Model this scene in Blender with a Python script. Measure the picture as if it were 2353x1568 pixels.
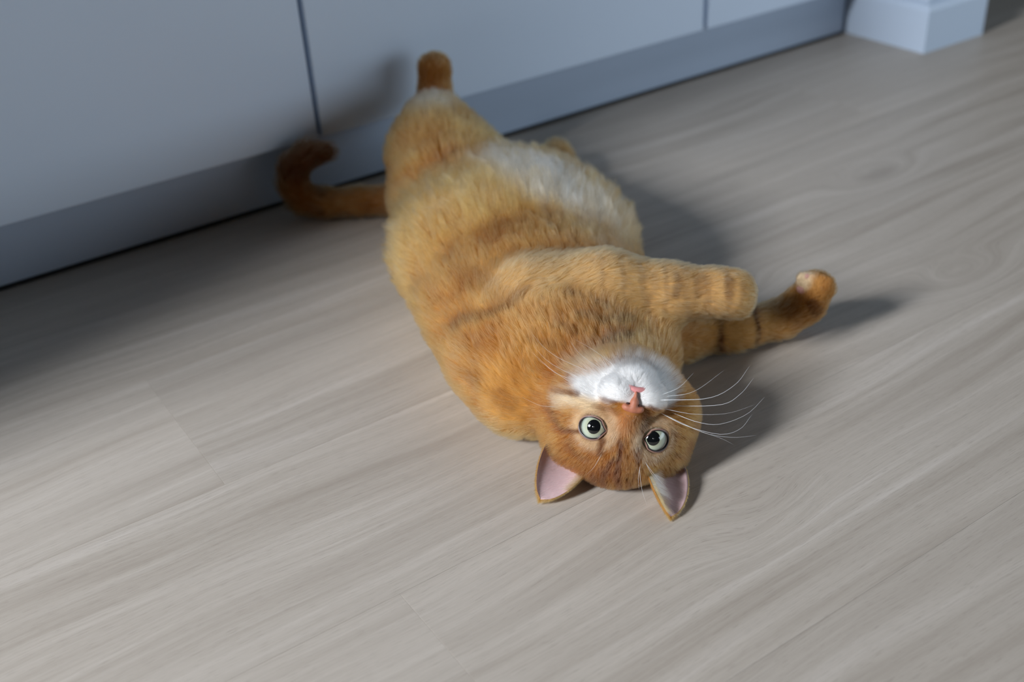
import bpy, bmesh, math, random, os
import numpy as np
from mathutils import Vector, Matrix

# ------------------------------------------------------------------ camera, world, lights, exposure
SC = bpy.context.scene
COL = SC.collection
for o in list(bpy.data.objects):
    bpy.data.objects.remove(o)

CAM_P = np.array([0.0, 0.0, 0.55])
CAM_R = np.array([0.8240334776, -0.5640295820, -0.0532865687])     # image right
CAM_D = np.array([-0.3354802251, -0.4099999525, -0.8481468373])    # image down
CAM_F = np.array([0.4565324155, 0.7167779779, -0.5270744578])      # viewing direction
cam_data = bpy.data.cameras.new('camera')
cam_data.sensor_width = 36.0
cam_data.lens = 2574.5 * 36.0 / 2353.0
cam_data.clip_start = 0.02
cam_data.dof.use_dof = True
cam_data.dof.focus_distance = 0.832
cam_data.dof.aperture_fstop = 4.0
camera = bpy.data.objects.new('camera', cam_data)
COL.objects.link(camera)
M = Matrix.Identity(4)
for i in range(3):
    M[i][0] = CAM_R[i]; M[i][1] = -CAM_D[i]; M[i][2] = -CAM_F[i]; M[i][3] = CAM_P[i]
camera.matrix_world = M
SC.camera = camera

world = bpy.data.worlds.new('room_ambient')
SC.world = world
world.use_nodes = True
bg = world.node_tree.nodes['Background']
bg.inputs['Color'].default_value = (0.80, 0.90, 1.0, 1)
bg.inputs['Strength'].default_value = 0.036


def window_light(name, loc, target, w, h, power, color):
    ld = bpy.data.lights.new(name, 'AREA')
    ld.shape = 'RECTANGLE'; ld.size = w; ld.size_y = h
    ld.energy = power; ld.color = color
    ob = bpy.data.objects.new(name, ld)
    COL.objects.link(ob)
    ob.location = loc
    ob.rotation_euler = (Vector(target) - Vector(loc)).to_track_quat('-Z', 'Y').to_euler()
    return ob


# daylight from the window in the left wall, and from a farther one low to the front right
window_light('window_daylight_left', (-2.60, 0.50, 1.85), (0.50, 0.55, 0.0), 0.42, 0.90, 190.0, (0.88, 0.93, 1.0))
window_light('window_daylight_right', (2.9, -1.3, 0.66), (0.9, 1.1, 0.2), 3.2, 1.2, 39.0, (0.72, 0.86, 1.0))

SC.view_settings.view_transform = 'Standard'
SC.view_settings.look = 'None'
SC.view_settings.gamma = 1.0
SC.view_settings.use_curve_mapping = False
SC.view_settings.exposure = 0.0
SC.cycles.use_denoising = True
SC.cycles.max_bounces = 8
SC.cycles.diffuse_bounces = 4
SC.cycles.glossy_bounces = 3
SC.cycles.transmission_bounces = 7


# ------------------------------------------------------------------ helpers
def tag(o, label=None, cat=None, group=None, kind=None):
    if label: o['label'] = label
    if cat: o['category'] = cat
    if group: o['group'] = group
    if kind: o['kind'] = kind
    return o


def empty(name, loc=(0, 0, 0)):
    o = bpy.data.objects.new(name, None)
    COL.objects.link(o)
    o.location = loc
    o.empty_display_size = 0.05
    return o


def link_mesh(name, me, mat=None, parent=None, smooth=False):
    o = bpy.data.objects.new(name, me)
    COL.objects.link(o)
    if mat is not None and not me.materials:
        me.materials.append(mat)
    if parent is not None:
        o.parent = parent
        o.matrix_parent_inverse = Matrix.Translation(-Vector(parent.location))
    if smooth:
        me.shade_smooth()
    return o


def box_mesh(name, lo, hi, bevel=0.0, segments=2):
    bm = bmesh.new()
    bmesh.ops.create_cube(bm, size=1.0)
    for v in bm.verts:
        for i in range(3):
            v.co[i] = lo[i] if v.co[i] < 0 else hi[i]
    if bevel > 0:
        bmesh.ops.bevel(bm, geom=list(bm.edges), offset=bevel, segments=segments, affect='EDGES', profile=0.5)
    me = bpy.data.meshes.new(name)
    bm.to_mesh(me); bm.free()
    return me


def mesh_from(name, verts, faces):
    me = bpy.data.meshes.new(name)
    me.from_pydata([tuple(map(float, v)) for v in verts], [], [tuple(f) for f in faces])
    me.update()
    return me


def tube_mesh(name, pts, radii, seg=8):
    pts = [Vector(p) for p in pts]
    vs, fs = [], []
    n = len(pts)
    ref = None
    for i, p in enumerate(pts):
        t = (pts[min(i + 1, n - 1)] - pts[max(i - 1, 0)]).normalized()
        if ref is None:
            ref = t.orthogonal().normalized()
        ref = (ref - t * ref.dot(t)).normalized()
        b = t.cross(ref)
        r = radii[i] if hasattr(radii, '__len__') else radii
        for k in range(seg):
            a = 2 * math.pi * k / seg
            vs.append(p + (ref * math.cos(a) + b * math.sin(a)) * r)
    for i in range(n - 1):
        for k in range(seg):
            k2 = (k + 1) % seg
            fs.append((i * seg + k, i * seg + k2, (i + 1) * seg + k2, (i + 1) * seg + k))
    fs.append(tuple(range(seg))[::-1])
    fs.append(tuple((n - 1) * seg + k for k in range(seg)))
    return mesh_from(name, vs, fs)


class NT:
    """small node-tree builder"""
    def __init__(self, name):
        self.mat = bpy.data.materials.new(name)
        self.mat.use_nodes = True
        self.t = self.mat.node_tree
        self.b = self.t.nodes['Principled BSDF']
        self.out = self.t.nodes['Material Output']

    def n(self, typ, **kw):
        nd = self.t.nodes.new(typ)
        for k, v in kw.items():
            setattr(nd, k, v)
        return nd

    def l(self, a, b):
        self.t.links.new(a, b)

    def math(self, op, a, b=None, clamp=False):
        nd = self.n('ShaderNodeMath', operation=op, use_clamp=clamp)
        for i, v in enumerate((a, b)):
            if v is None: continue
            if hasattr(v, 'links'): self.l(v, nd.inputs[i])
            else: nd.inputs[i].default_value = v
        return nd.outputs[0]

    def ramp(self, fac, stops):
        nd = self.n('ShaderNodeValToRGB')
        cr = nd.color_ramp
        while len(cr.elements) < len(stops): cr.elements.new(0.5)
        for e, (p, c) in zip(cr.elements, stops):
            e.position = p
            e.color = c if len(c) == 4 else (*c, 1)
        self.l(fac, nd.inputs[0])
        return nd.outputs[0]

    def mix(self, fac, a, b, mode='MIX'):
        nd = self.n('ShaderNodeMix', data_type='RGBA', blend_type=mode)
        for s, v in ((nd.inputs[0], fac), (nd.inputs[6], a), (nd.inputs[7], b)):
            if hasattr(v, 'links'): self.l(v, s)
            else: s.default_value = v if not isinstance(v, tuple) or len(v) == 4 else (*v, 1)
        return nd.outputs[2]

    def noise(self, vec, scale, detail=3.0, rough=0.5, dist=0.0):
        nd = self.n('ShaderNodeTexNoise')
        nd.inputs['Scale'].default_value = scale
        nd.inputs['Detail'].default_value = detail
        nd.inputs['Roughness'].default_value = rough
        nd.inputs['Distortion'].default_value = dist
        self.l(vec, nd.inputs['Vector'])
        return nd.outputs['Fac']

    def mapping(self, vec, scale=(1, 1, 1), loc=(0, 0, 0)):
        nd = self.n('ShaderNodeMapping')
        nd.inputs['Scale'].default_value = scale
        nd.inputs['Location'].default_value = loc
        self.l(vec, nd.inputs['Vector'])
        return nd.outputs[0]


def plain_mat(name, color, rough=0.5, spec=0.5, noise_amt=0.03, noise_scale=30.0, bump=0.0, **kw):
    m = NT(name)
    tc = m.n('ShaderNodeTexCoord').outputs['Object']
    nz = m.noise(tc, noise_scale, 4.0)
    lo = tuple(c * (1 - noise_amt) for c in color); hi = tuple(min(1, c * (1 + noise_amt)) for c in color)
    m.l(m.mix(nz, lo, hi), m.b.inputs['Base Color'])
    m.b.inputs['Roughness'].default_value = rough
    m.b.inputs['Specular IOR Level'].default_value = spec
    for k, v in kw.items():
        m.b.inputs[k].default_value = v
    if bump:
        bp = m.n('ShaderNodeBump')
        bp.inputs['Strength'].default_value = bump
        bp.inputs['Distance'].default_value = 0.001
        m.l(m.noise(tc, noise_scale * 12, 3.0), bp.inputs['Height'])
        m.l(bp.outputs[0], m.b.inputs['Normal'])
    return m.mat


# ------------------------------------------------------------------ floor: whitewashed oak planks
def wood_material():
    m = NT('whitewashed_oak')
    tc = m.n('ShaderNodeTexCoord').outputs['Object']
    oi = m.n('ShaderNodeObjectInfo').outputs['Random']
    comb = m.n('ShaderNodeCombineXYZ')
    m.l(m.math('MULTIPLY', oi, 37.0), comb.inputs[0])
    m.l(m.math('MULTIPLY', oi, 91.0), comb.inputs[1])
    m.l(m.math('MULTIPLY', oi, 53.0), comb.inputs[2])
    add = m.n('ShaderNodeVectorMath', operation='ADD')
    m.l(tc, add.inputs[0]); m.l(comb.outputs[0], add.inputs[1])
    p = add.outputs[0]
    sep = m.n('ShaderNodeSeparateXYZ'); m.l(p, sep.inputs[0])
    px, py = sep.outputs[0], sep.outputs[1]
    def vec(sx, sy, yv=py):
        c_ = m.n('ShaderNodeCombineXYZ')
        m.l(m.math('MULTIPLY', px, sx), c_.inputs[0]); m.l(m.math('MULTIPLY', yv, sy), c_.inputs[1])
        return c_.outputs[0]
    # slow bending of the grain along the plank, and rare knots that push it aside
    warp = m.noise(vec(2.4, 5.0), 1.0, 2.0, 0.4)
    vor = m.n('ShaderNodeTexVoronoi', feature='F1')
    vor.inputs['Scale'].default_value = 1.0
    m.l(vec(1.9, 4.6), vor.inputs['Vector'])
    knot = m.n('ShaderNodeMapRange', interpolation_type='SMOOTHERSTEP')
    m.l(vor.outputs['Distance'], knot.inputs[0])
    knot.inputs[1].default_value = 0.0; knot.inputs[2].default_value = 0.22
    knot.inputs[3].default_value = 0.055; knot.inputs[4].default_value = 0.0
    yw = m.math('ADD', py, m.math('ADD', m.math('MULTIPLY', warp, 0.055), knot.outputs[0]))
    rings = m.noise(vec(1.6, 42.0, yw), 1.0, 4.0, 0.6)
    streak = m.noise(vec(4.0, 150.0, yw), 1.0, 5.0, 0.62)
    fib = m.noise(vec(13.0, 640.0, yw), 1.0, 3.0, 0.6)
    pore = m.noise(vec(75.0, 1700.0, yw), 1.0, 2.0, 0.5)
    patch = m.noise(vec(2.6, 6.0), 1.0, 3.0, 0.5)
    col = m.ramp(rings, [(0.30, (0.342, 0.291, 0.239)), (0.45, (0.418, 0.364, 0.307)), (0.58, (0.462, 0.406, 0.346)), (0.72, (0.533, 0.474, 0.416))])
    col = m.mix(m.math('MULTIPLY', m.ramp(streak, [(0.30, (1, 1, 1)), (0.52, (0, 0, 0))]), 0.30), col, (0.309, 0.261, 0.215))
    col = m.mix(m.math('MULTIPLY', m.ramp(streak, [(0.55, (0, 0, 0)), (0.75, (1, 1, 1))]), 0.35), col, (0.565, 0.510, 0.453))
    col = m.mix(m.math('MULTIPLY', m.ramp(fib, [(0.32, (1, 1, 1)), (0.55, (0, 0, 0))]), 0.26), col, (0.293, 0.247, 0.206))
    col = m.mix(m.math('MULTIPLY', m.ramp(pore, [(0.30, (1, 1, 1)), (0.42, (0, 0, 0))]), 0.42), col, (0.217, 0.178, 0.143))
    col = m.mix(m.math('MULTIPLY', m.ramp(patch, [(0.35, (0, 0, 0)), (0.7, (1, 1, 1))]), 0.22), col, (0.543, 0.484, 0.425))
    core = m.n('ShaderNodeMapRange', interpolation_type='SMOOTHSTEP')
    m.l(vor.outputs['Distance'], core.inputs[0])
    core.inputs[1].default_value = 0.02; core.inputs[2].default_value = 0.09
    core.inputs[3].default_value = 0.40; core.inputs[4].default_value = 0.0
    col = m.mix(core.outputs[0], col, (0.239, 0.199, 0.162))
    hsv = m.n('ShaderNodeHueSaturation')
    m.l(col, hsv.inputs['Color'])
    m.l(m.math('ADD', m.math('MULTIPLY', oi, 0.12), 0.94), hsv.inputs['Value'])
    m.l(hsv.outputs[0], m.b.inputs['Base Color'])
    m.b.inputs['Roughness'].default_value = 0.46
    m.b.inputs['Specular IOR Level'].default_value = 0.35
    bp = m.n('ShaderNodeBump')
    bp.inputs['Strength'].default_value = 0.35; bp.inputs['Distance'].default_value = 0.0004
    m.l(m.math('ADD', m.math('MULTIPLY', pore, 0.6), fib), bp.inputs['Height'])
    m.l(bp.outputs[0], m.b.inputs['Normal'])
    return m.mat


WOOD = wood_material()
floor = link_mesh('floor', box_mesh('subfloor', (-1.8, -1.2, -0.05), (3.6, 3.4, -0.0085)), plain_mat('subfloor_grey', (0.12, 0.11, 0.10), 0.9))
tag(floor, 'floor of pale grey washed oak planks', kind='structure')
PW, PL = 0.19, 1.285
plank_me = box_mesh('plank', (0.00004, 0.00004, -0.008), (PL - 0.00004, PW - 0.00004, 0.0), 0.00016, 1)
plank_me.materials.append(WOOD)
rng = random.Random(7)
JOINTS = {2: 0.230, 3: -0.065, 4: 0.179, 5: -0.12, 1: 0.72, 0: -0.2, 6: 0.55}
for r in range(-7, 16):
    y0 = 0.335 + (r - 2) * PW
    j = JOINTS.get(r, rng.uniform(0, PL))
    x = j - 2 * PL
    while x < 3.5:
        if x + PL > -1.75:
            pk = bpy.data.objects.new('plank', plank_me)
            COL.objects.link(pk)
            pk.parent = floor
            pk.location = (x, y0, 0.0)
        x += PL

# ------------------------------------------------------------------ kitchen run and wall end
WHITE = plain_mat('satin_white_lacquer', (0.66, 0.76, 0.90), 0.32, 0.45, 0.012, 6.0, 0.02)
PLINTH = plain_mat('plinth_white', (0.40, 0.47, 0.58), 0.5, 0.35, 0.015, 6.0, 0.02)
CARC = plain_mat('carcass_grey', (0.42, 0.47, 0.50), 0.6, 0.3)
SEAL = plain_mat('black_rubber_seal', (0.012, 0.012, 0.013), 0.6, 0.3)
WALLM = plain_mat('wall_paint', (0.52, 0.60, 0.70), 0.8, 0.2, 0.02, 60.0, 0.15)
SKIRT = plain_mat('skirting_white', (0.53, 0.62, 0.74), 0.45, 0.4, 0.012, 8.0, 0.03)

YD, YP = 1.153, 1.174          # door fronts, plinth face
ZD = 0.0775
doors = [(-0.712, -0.1165, 'white flat cabinet between the tall cabinet and the curled tail'),
         (-0.112, 0.4862, 'white flat cabinet whose edge seam runs down to the curled tail'),
         (0.4922, 1.0838, 'white flat cabinet behind the raised hind paw of the cat'),
         (1.0930, 1.3990, 'narrow white flat cabinet next to the wall end')]
for x0, x1, lab in doors:
    c = empty('kitchen_cabinet', ((x0 + x1) / 2, YD, ZD))
    tag(c, lab, 'cabinet', 'base cabinets along the floor')
    link_mesh('carcass', box_mesh('carcass', (x0 - (0.0086 if x0 > 1 else 0.0018), YD + 0.0205, ZD + 0.002), (x1 + (0.0018 if x0 < 0.4 else 0.0002), 1.735, 0.83), 0.0005, 1), WHITE if x0 > 1 else CARC, c)  # last carcass white, a lightened backing standing in for light in its gap
    link_mesh('door', box_mesh('door', (x0, YD, ZD), (x1, YD + 0.019, 0.826), 0.0012, 2), WHITE, c)
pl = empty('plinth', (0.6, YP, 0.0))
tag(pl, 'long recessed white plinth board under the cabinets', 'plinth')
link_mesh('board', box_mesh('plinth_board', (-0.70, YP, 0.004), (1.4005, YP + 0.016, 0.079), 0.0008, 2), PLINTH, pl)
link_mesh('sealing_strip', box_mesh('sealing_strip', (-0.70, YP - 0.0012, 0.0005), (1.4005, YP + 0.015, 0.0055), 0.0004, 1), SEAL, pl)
# tall cabinet added out of view to keep the window light off the cabinets
tall = empty('tall_shade_cabinet', (-1.03, 0.786, 0))
tag(tall, 'tall white cabinet added out of view to shade the kitchen run', 'cabinet')
link_mesh('carcass', box_mesh('tall_carcass', (-1.34, 0.808, 0.08), (-0.718, 1.735, 2.1), 0.001, 1), CARC, tall)
link_mesh('door', box_mesh('tall_door', (-1.34, 0.786, 0.08), (-0.718, 0.805, 0.95), 0.0012, 2), WHITE, tall)
link_mesh('door', box_mesh('tall_door_upper', (-1.34, 0.786, 0.954), (-0.718, 0.805, 2.1), 0.0012, 2), WHITE, tall)
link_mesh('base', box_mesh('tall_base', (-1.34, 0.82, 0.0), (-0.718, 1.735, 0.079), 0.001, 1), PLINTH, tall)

wall_back = link_mesh('wall_back', box_mesh('wall_back', (-1.8, 1.74, 0), (1.424, 1.84, 2.5)), WALLM)
tag(wall_back, 'painted wall behind the cabinets', kind='structure')
wall_end = link_mesh('wall_right', box_mesh('wall_right', (1.4245, 1.0395, 0), (1.537, 1.84, 2.5), 0.002, 2), WALLM)
tag(wall_end, 'end of the short white wall beside the cabinets', kind='structure')


def skirting(name, path, out, lab):
    """7 cm board with an eased top edge following two points on the floor"""
    (ax, ay), (bx, by) = path
    t = 0.0125; prof = [(0, 0), (t, 0), (t, 0.0615), (t - 0.004, 0.069), (t - 0.008, 0.071), (0, 0.071)]
    vs = []
    ext = [(ax, ay), (bx, by)]
    d = Vector((bx - ax, by - ay)).normalized()
    for i, (x, y) in enumerate(ext):
        for o_, z in prof:
            mit = o_ * out[2][i]
            vs.append((x + out[0] * o_ + d.x * mit, y + out[1] * o_ + d.y * mit, z))
    n = len(prof)
    fs = [(k, (k + 1) % n, n + (k + 1) % n, n + k) for k in range(n)] + [tuple(range(n))[::-1], tuple(range(n, 2 * n))]
    me = mesh_from(name, vs, fs)
    bm = bmesh.new(); bm.from_mesh(me); bmesh.ops.recalc_face_normals(bm, faces=bm.faces); bm.to_mesh(me); bm.free()
    o = link_mesh(name, me, SKIRT)
    return tag(o, lab, kind='structure')


skirting('baseboard_left', ((1.4243, 1.74), (1.4243, 1.0393)), (-1, 0, (0, 1)), 'white skirting board on the lit side of the wall end')
skirting('baseboard_front', ((1.4243, 1.0393), (1.5372, 1.0393)), (0, -1, (-1, 1)), 'white skirting board on the shaded front of the wall end')
skirting('baseboard_right', ((1.5372, 1.0393), (1.5372, 1.84)), (1, 0, (-1, 0)), 'white skirting board on the far side of the wall end')

#CAT
# ------------------------------------------------------------------ the cat: one continuous body grown from a blended distance field
V3 = lambda *a: np.array(a, dtype=np.float64)
# head frame: e = the cat's right, F = where the nose points, U = crown (points to the floor: the head lies upside down)
HE = V3(0.761124707, -0.602791077, -0.239441218)
HF = V3(-0.454544882, -0.759066033, 0.466055477)
HU = V3(-0.462685778, -0.245889558, -0.851739512)
EYE_MID = V3(0.417972943, 0.511204831, 0.057500000)
HR = np.stack([HE, HF, HU], axis=1)
EYE_L = V3(2.16, 3.45, 0.60)           # local centimetres, mirrored in x
HO = EYE_MID - HR @ (V3(0, 4.15, 0.60) * 0.01)


def hw(x, y, z):
    """head-local centimetres to world metres"""
    return HO + HR @ (V3(x, y, z) * 0.01)


def sd_cone(P, a, b, ra, rb):
    ba = b - a
    L2 = max(float(ba @ ba), 1e-12)
    t = np.clip(((P - a) @ ba) / L2, 0, 1)
    d = P - a - t[..., None] * ba
    return np.sqrt((d * d).sum(-1)) - (ra + (rb - ra) * t)


def sd_ell(P, c, R, rad):
    q = (P - c) @ R
    k0 = np.sqrt(((q / rad) ** 2).sum(-1))
    k1 = np.sqrt(((q / (rad * rad)) ** 2).sum(-1)) + 1e-9
    return k0 * (k0 - 1.0) / k1


def smin(a, b, k):
    h = np.maximum(k - np.abs(a - b), 0) / k
    return np.minimum(a, b) - h * h * k * 0.25


PR = []      # dict(kind, geometry, k, flow, hair length, lift, region)


def cone(region, a, ra, b, rb, k=0.02, hl=0.014, lift=0.4, zs=1.0):
    PR.append(dict(t='c', a=V3(*a), b=V3(*b), ra=ra, rb=rb, k=k, hl=hl, lift=lift, reg=region, zs=zs))


def chain(region, pts, k=0.02, hl=0.014, lift=0.4, zs=1.0):
    for p, q in zip(pts[:-1], pts[1:]):
        cone(region, p[:3], p[3], q[:3], q[3], k, hl, lift, zs)


def hell(c, r, k=0.008, hl=0.0048, lift=0.35, mirror=False):
    for s in ((1, -1) if mirror else (1,)):
        PR.append(dict(t='e', c=hw(c[0] * s, c[1], c[2]), R=HR, r=V3(*r) * 0.01, k=k, hl=hl, lift=lift, reg='head'))


def hcone(a, ra, b, rb, k=0.008, hl=0.006, lift=0.35, mirror=False):
    for s in ((1, -1) if mirror else (1,)):
        PR.append(dict(t='c', a=hw(a[0] * s, a[1], a[2]), b=hw(b[0] * s, b[1], b[2]), ra=ra * 0.01, rb=rb * 0.01, k=k, hl=hl, lift=lift, reg='head'))


# torso, head end first
cone('torso', (0.402, 0.628, 0.036), 0.032, (0.436, 0.715, 0.045), 0.045, 0.03, 0.010, 0.30)
chain('torso', [(0.448, 0.606, 0.046, 0.060), (0.452, 0.655, 0.055, 0.078), (0.488, 0.730, 0.058, 0.092)], 0.025, 0.011, 0.30, 0.64)
chain('belly', [(0.488, 0.730, 0.058, 0.092), (0.524, 0.810, 0.055, 0.104), (0.563, 0.893, 0.047, 0.095)], 0.025, 0.029, 0.72, 0.53)
chain('torso', [(0.563, 0.893, 0.047, 0.095), (0.586, 0.965, 0.040, 0.072)], 0.025, 0.018, 0.45, 0.55)
# left foreleg, lifted across the chest
chain('foreleg', [(0.455, 0.668, 0.080, 0.042), (0.503, 0.640, 0.089, 0.031), (0.543, 0.610, 0.087, 0.0205), (0.575, 0.587, 0.087, 0.0172)], 0.020, 0.008, 0.38)
cone('foreleg', (0.575, 0.587, 0.087), 0.0172, (0.586, 0.578, 0.085), 0.0185, 0.012, 0.006, 0.3)
for a_, b_ in ((-0.0125, 0.0), (-0.0045, 0.0035), (0.0045, 0.0035), (0.0125, 0.0)):
    t0 = V3(0.584, 0.580, 0.0855) + V3(0.24, 0.30, 0.92) * a_
    cone('foreleg', t0, 0.0075, t0 + V3(0.76, -0.62, -0.15) * (0.0115 + b_), 0.0072, 0.004, 0.005, 0.3)
cone('torso', (0.506, 0.603, 0.040), 0.034, (0.522, 0.660, 0.048), 0.044, 0.025, 0.010, 0.30)
# right foreleg, stretched along the floor with the paw turned up
chain('foreleg2', [(0.500, 0.650, 0.045, 0.040), (0.570, 0.630, 0.024, 0.0195), (0.625, 0.613, 0.019, 0.0170), (0.668, 0.598, 0.019, 0.0155)], 0.022, 0.007, 0.35)
chain('foreleg2', [(0.668, 0.598, 0.019, 0.0155), (0.689, 0.588, 0.033, 0.0155), (0.688, 0.576, 0.055, 0.0145)], 0.012, 0.006, 0.3)
for a_ in (-0.0105, -0.0035, 0.0035, 0.0105):
    t0 = V3(0.688, 0.577, 0.053) + V3(0.50, -0.85, 0.0) * a_
    cone('foreleg2', t0, 0.0065, t0 + V3(-0.30, -0.15, 0.90) * (0.015 - abs(a_) * 0.3), 0.0062, 0.003, 0.005, 0.3)
# left hind leg, raised towards the cabinets
chain('hindleg', [(0.552, 0.975, 0.058, 0.060), (0.568, 1.020, 0.078, 0.046), (0.586, 1.050, 0.098, 0.031)], 0.025, 0.016, 0.5)
chain('hindfoot', [(0.600, 1.075, 0.096, 0.020), (0.617, 1.102, 0.110, 0.0185), (0.622, 1.106, 0.140, 0.0185)], 0.008, 0.007, 0.3)
cone('hindleg', (0.585, 0.985, 0.075), 0.036, (0.612, 1.045, 0.072), 0.024, 0.02, 0.015, 0.45)
for a_ in (-0.0105, -0.0035, 0.0035, 0.0105):
    t0 = V3(0.622, 1.106, 0.138) + V3(0.84, -0.54, 0.0) * a_
    cone('hindfoot', t0, 0.0075, t0 + V3(0.0, 0.0, 1.0) * 0.010, 0.0072, 0.004, 0.006, 0.3)
# right hind leg, folded out behind the belly
chain('hindleg2', [(0.625, 0.935, 0.038, 0.042), (0.685, 0.960, 0.028, 0.026), (0.722, 1.010, 0.024, 0.017), (0.738, 1.032, 0.028, 0.016)], 0.022, 0.010, 0.35)
# tail, curling up against the plinth
TAIL = [(0.570, 1.010, 0.032, 0.024), (0.530, 1.055, 0.020, 0.017), (0.495, 1.085, 0.0175, 0.0155), (0.462, 1.105, 0.0185, 0.0155), (0.442, 1.120, 0.026, 0.0150), (0.436, 1.125, 0.044, 0.0145), (0.440, 1.126, 0.062, 0.0140), (0.458, 1.126, 0.073, 0.0130), (0.480, 1.124, 0.071, 0.010)]
chain('tail', TAIL, 0.010, 0.012, 0.3)
# neck and head
PR.append(dict(t='c', a=hw(0, -3.0, 0.6), b=V3(0.454, 0.622, 0.050), ra=0.038, rb=0.052, k=0.02, hl=0.010, lift=0.30, reg='torso'))
hell((0, -0.7, 0.9), (4.8, 4.9, 4.5), 0.012)
hell((0, 1.6, 1.8), (3.3, 2.9, 2.9), 0.012)
hell((3.05, 0.6, -0.8), (2.6, 2.6, 2.8), 0.012, 0.0062, mirror=True)
hell((3.65, -1.0, -0.6), (2.3, 2.3, 2.9), 0.012, 0.009, 0.45, mirror=True)
hell((3.5, -0.4, 1.9), (1.95, 2.4, 2.2), 0.012, 0.009, 0.45, mirror=True)
hell((0, 0.7, -2.7), (3.8, 2.8, 2.5), 0.010, 0.012, 0.5)
hcone((0, 2.4, 1.5), 1.45, (0, 4.75, -1.25), 0.85, 0.010, 0.004, 0.25)
hell((1.05, 4.05, -2.35), (1.45, 1.45, 1.25), 0.005, 0.004, 0.3, mirror=True)
hell((0, 3.45, -3.55), (1.5, 1.4, 1.1), 0.005, 0.005, 0.35)
hell((2.0, 2.55, 2.0), (1.3, 1.0, 0.9), 0.008, 0.004, 0.3, mirror=True)
hell((2.7, 2.5, -0.9), (1.5, 1.2, 0.9), 0.008, 0.005, 0.3, mirror=True)
hell((EYE_L[0], EYE_L[1] - 0.28, EYE_L[2]), (1.32, 1.32, 1.32), 0.006, 0.003, 0.25, mirror=True)
EYES = [hw(s * EYE_L[0], EYE_L[1] - 0.28, EYE_L[2]) for s in (-1, 1)]
EYE_R = 0.0116


def eye_dir(s):
    return HR @ (V3(0.36 * s, 0.93, 0.04) / np.linalg.norm(V3(0.36 * s, 0.93, 0.04)))


def prim_d(p, P):
    zs = p.get('zs', 1.0)
    if zs != 1.0:                      # flattened by its own weight
        w = V3(1, 1, 1 / zs)
        return sd_cone(P * w, p['a'] * w, p['b'] * w, p['ra'], p['rb']) * (0.5 + 0.5 * zs)
    return sd_cone(P, p['a'], p['b'], p['ra'], p['rb']) if p['t'] == 'c' else sd_ell(P, p['c'], p['R'], p['r'])


def field_grid(ax):
    nx, ny, nz = map(len, ax)
    DB = np.full((nx, ny, nz), 0.06); DH = DB.copy()
    for p in PR:
        D = DH if p['reg'] == 'head' else DB
        pad = 0.03
        if p['t'] == 'c':
            lo = np.minimum(p['a'] - p['ra'], p['b'] - p['rb']) - pad; hi = np.maximum(p['a'] + p['ra'], p['b'] + p['rb']) + pad
        else:
            m = p['r'].max(); lo = p['c'] - m - pad; hi = p['c'] + m + pad
        sl = tuple(slice(max(0, int(np.searchsorted(ax[i], lo[i])) - 1), int(np.searchsorted(ax[i], hi[i])) + 1) for i in range(3))
        G = np.stack(np.meshgrid(ax[0][sl[0]], ax[1][sl[1]], ax[2][sl[2]], indexing='ij'), -1)
        if G.size == 0: continue
        D[sl] = smin(D[sl], prim_d(p, G), p['k'])
    D = smin(DB, DH, 0.007)
    # eye sockets, the mouth slit and the flat resting side
    def carve(c, r, k):
        sl = tuple(slice(max(0, int(np.searchsorted(ax[i], c[i] - 0.03))), int(np.searchsorted(ax[i], c[i] + 0.03))) for i in range(3))
        G = np.stack(np.meshgrid(ax[0][sl[0]], ax[1][sl[1]], ax[2][sl[2]], indexing='ij'), -1)
        D[sl] = -smin(-D[sl], np.sqrt(((G - c) ** 2).sum(-1)) - r, k)
    for s, c in zip((-1, 1), EYES):
        carve(c + eye_dir(s) * 0.0120, 0.0105, 0.002)
        carve(c + eye_dir(s) * 0.0125 - HE * s * 0.0062, 0.0075, 0.002)
    D = -smin(-D, (ax[2] - 0.003)[None, None, :] + 0 * D, 0.006)
    return D


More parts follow.
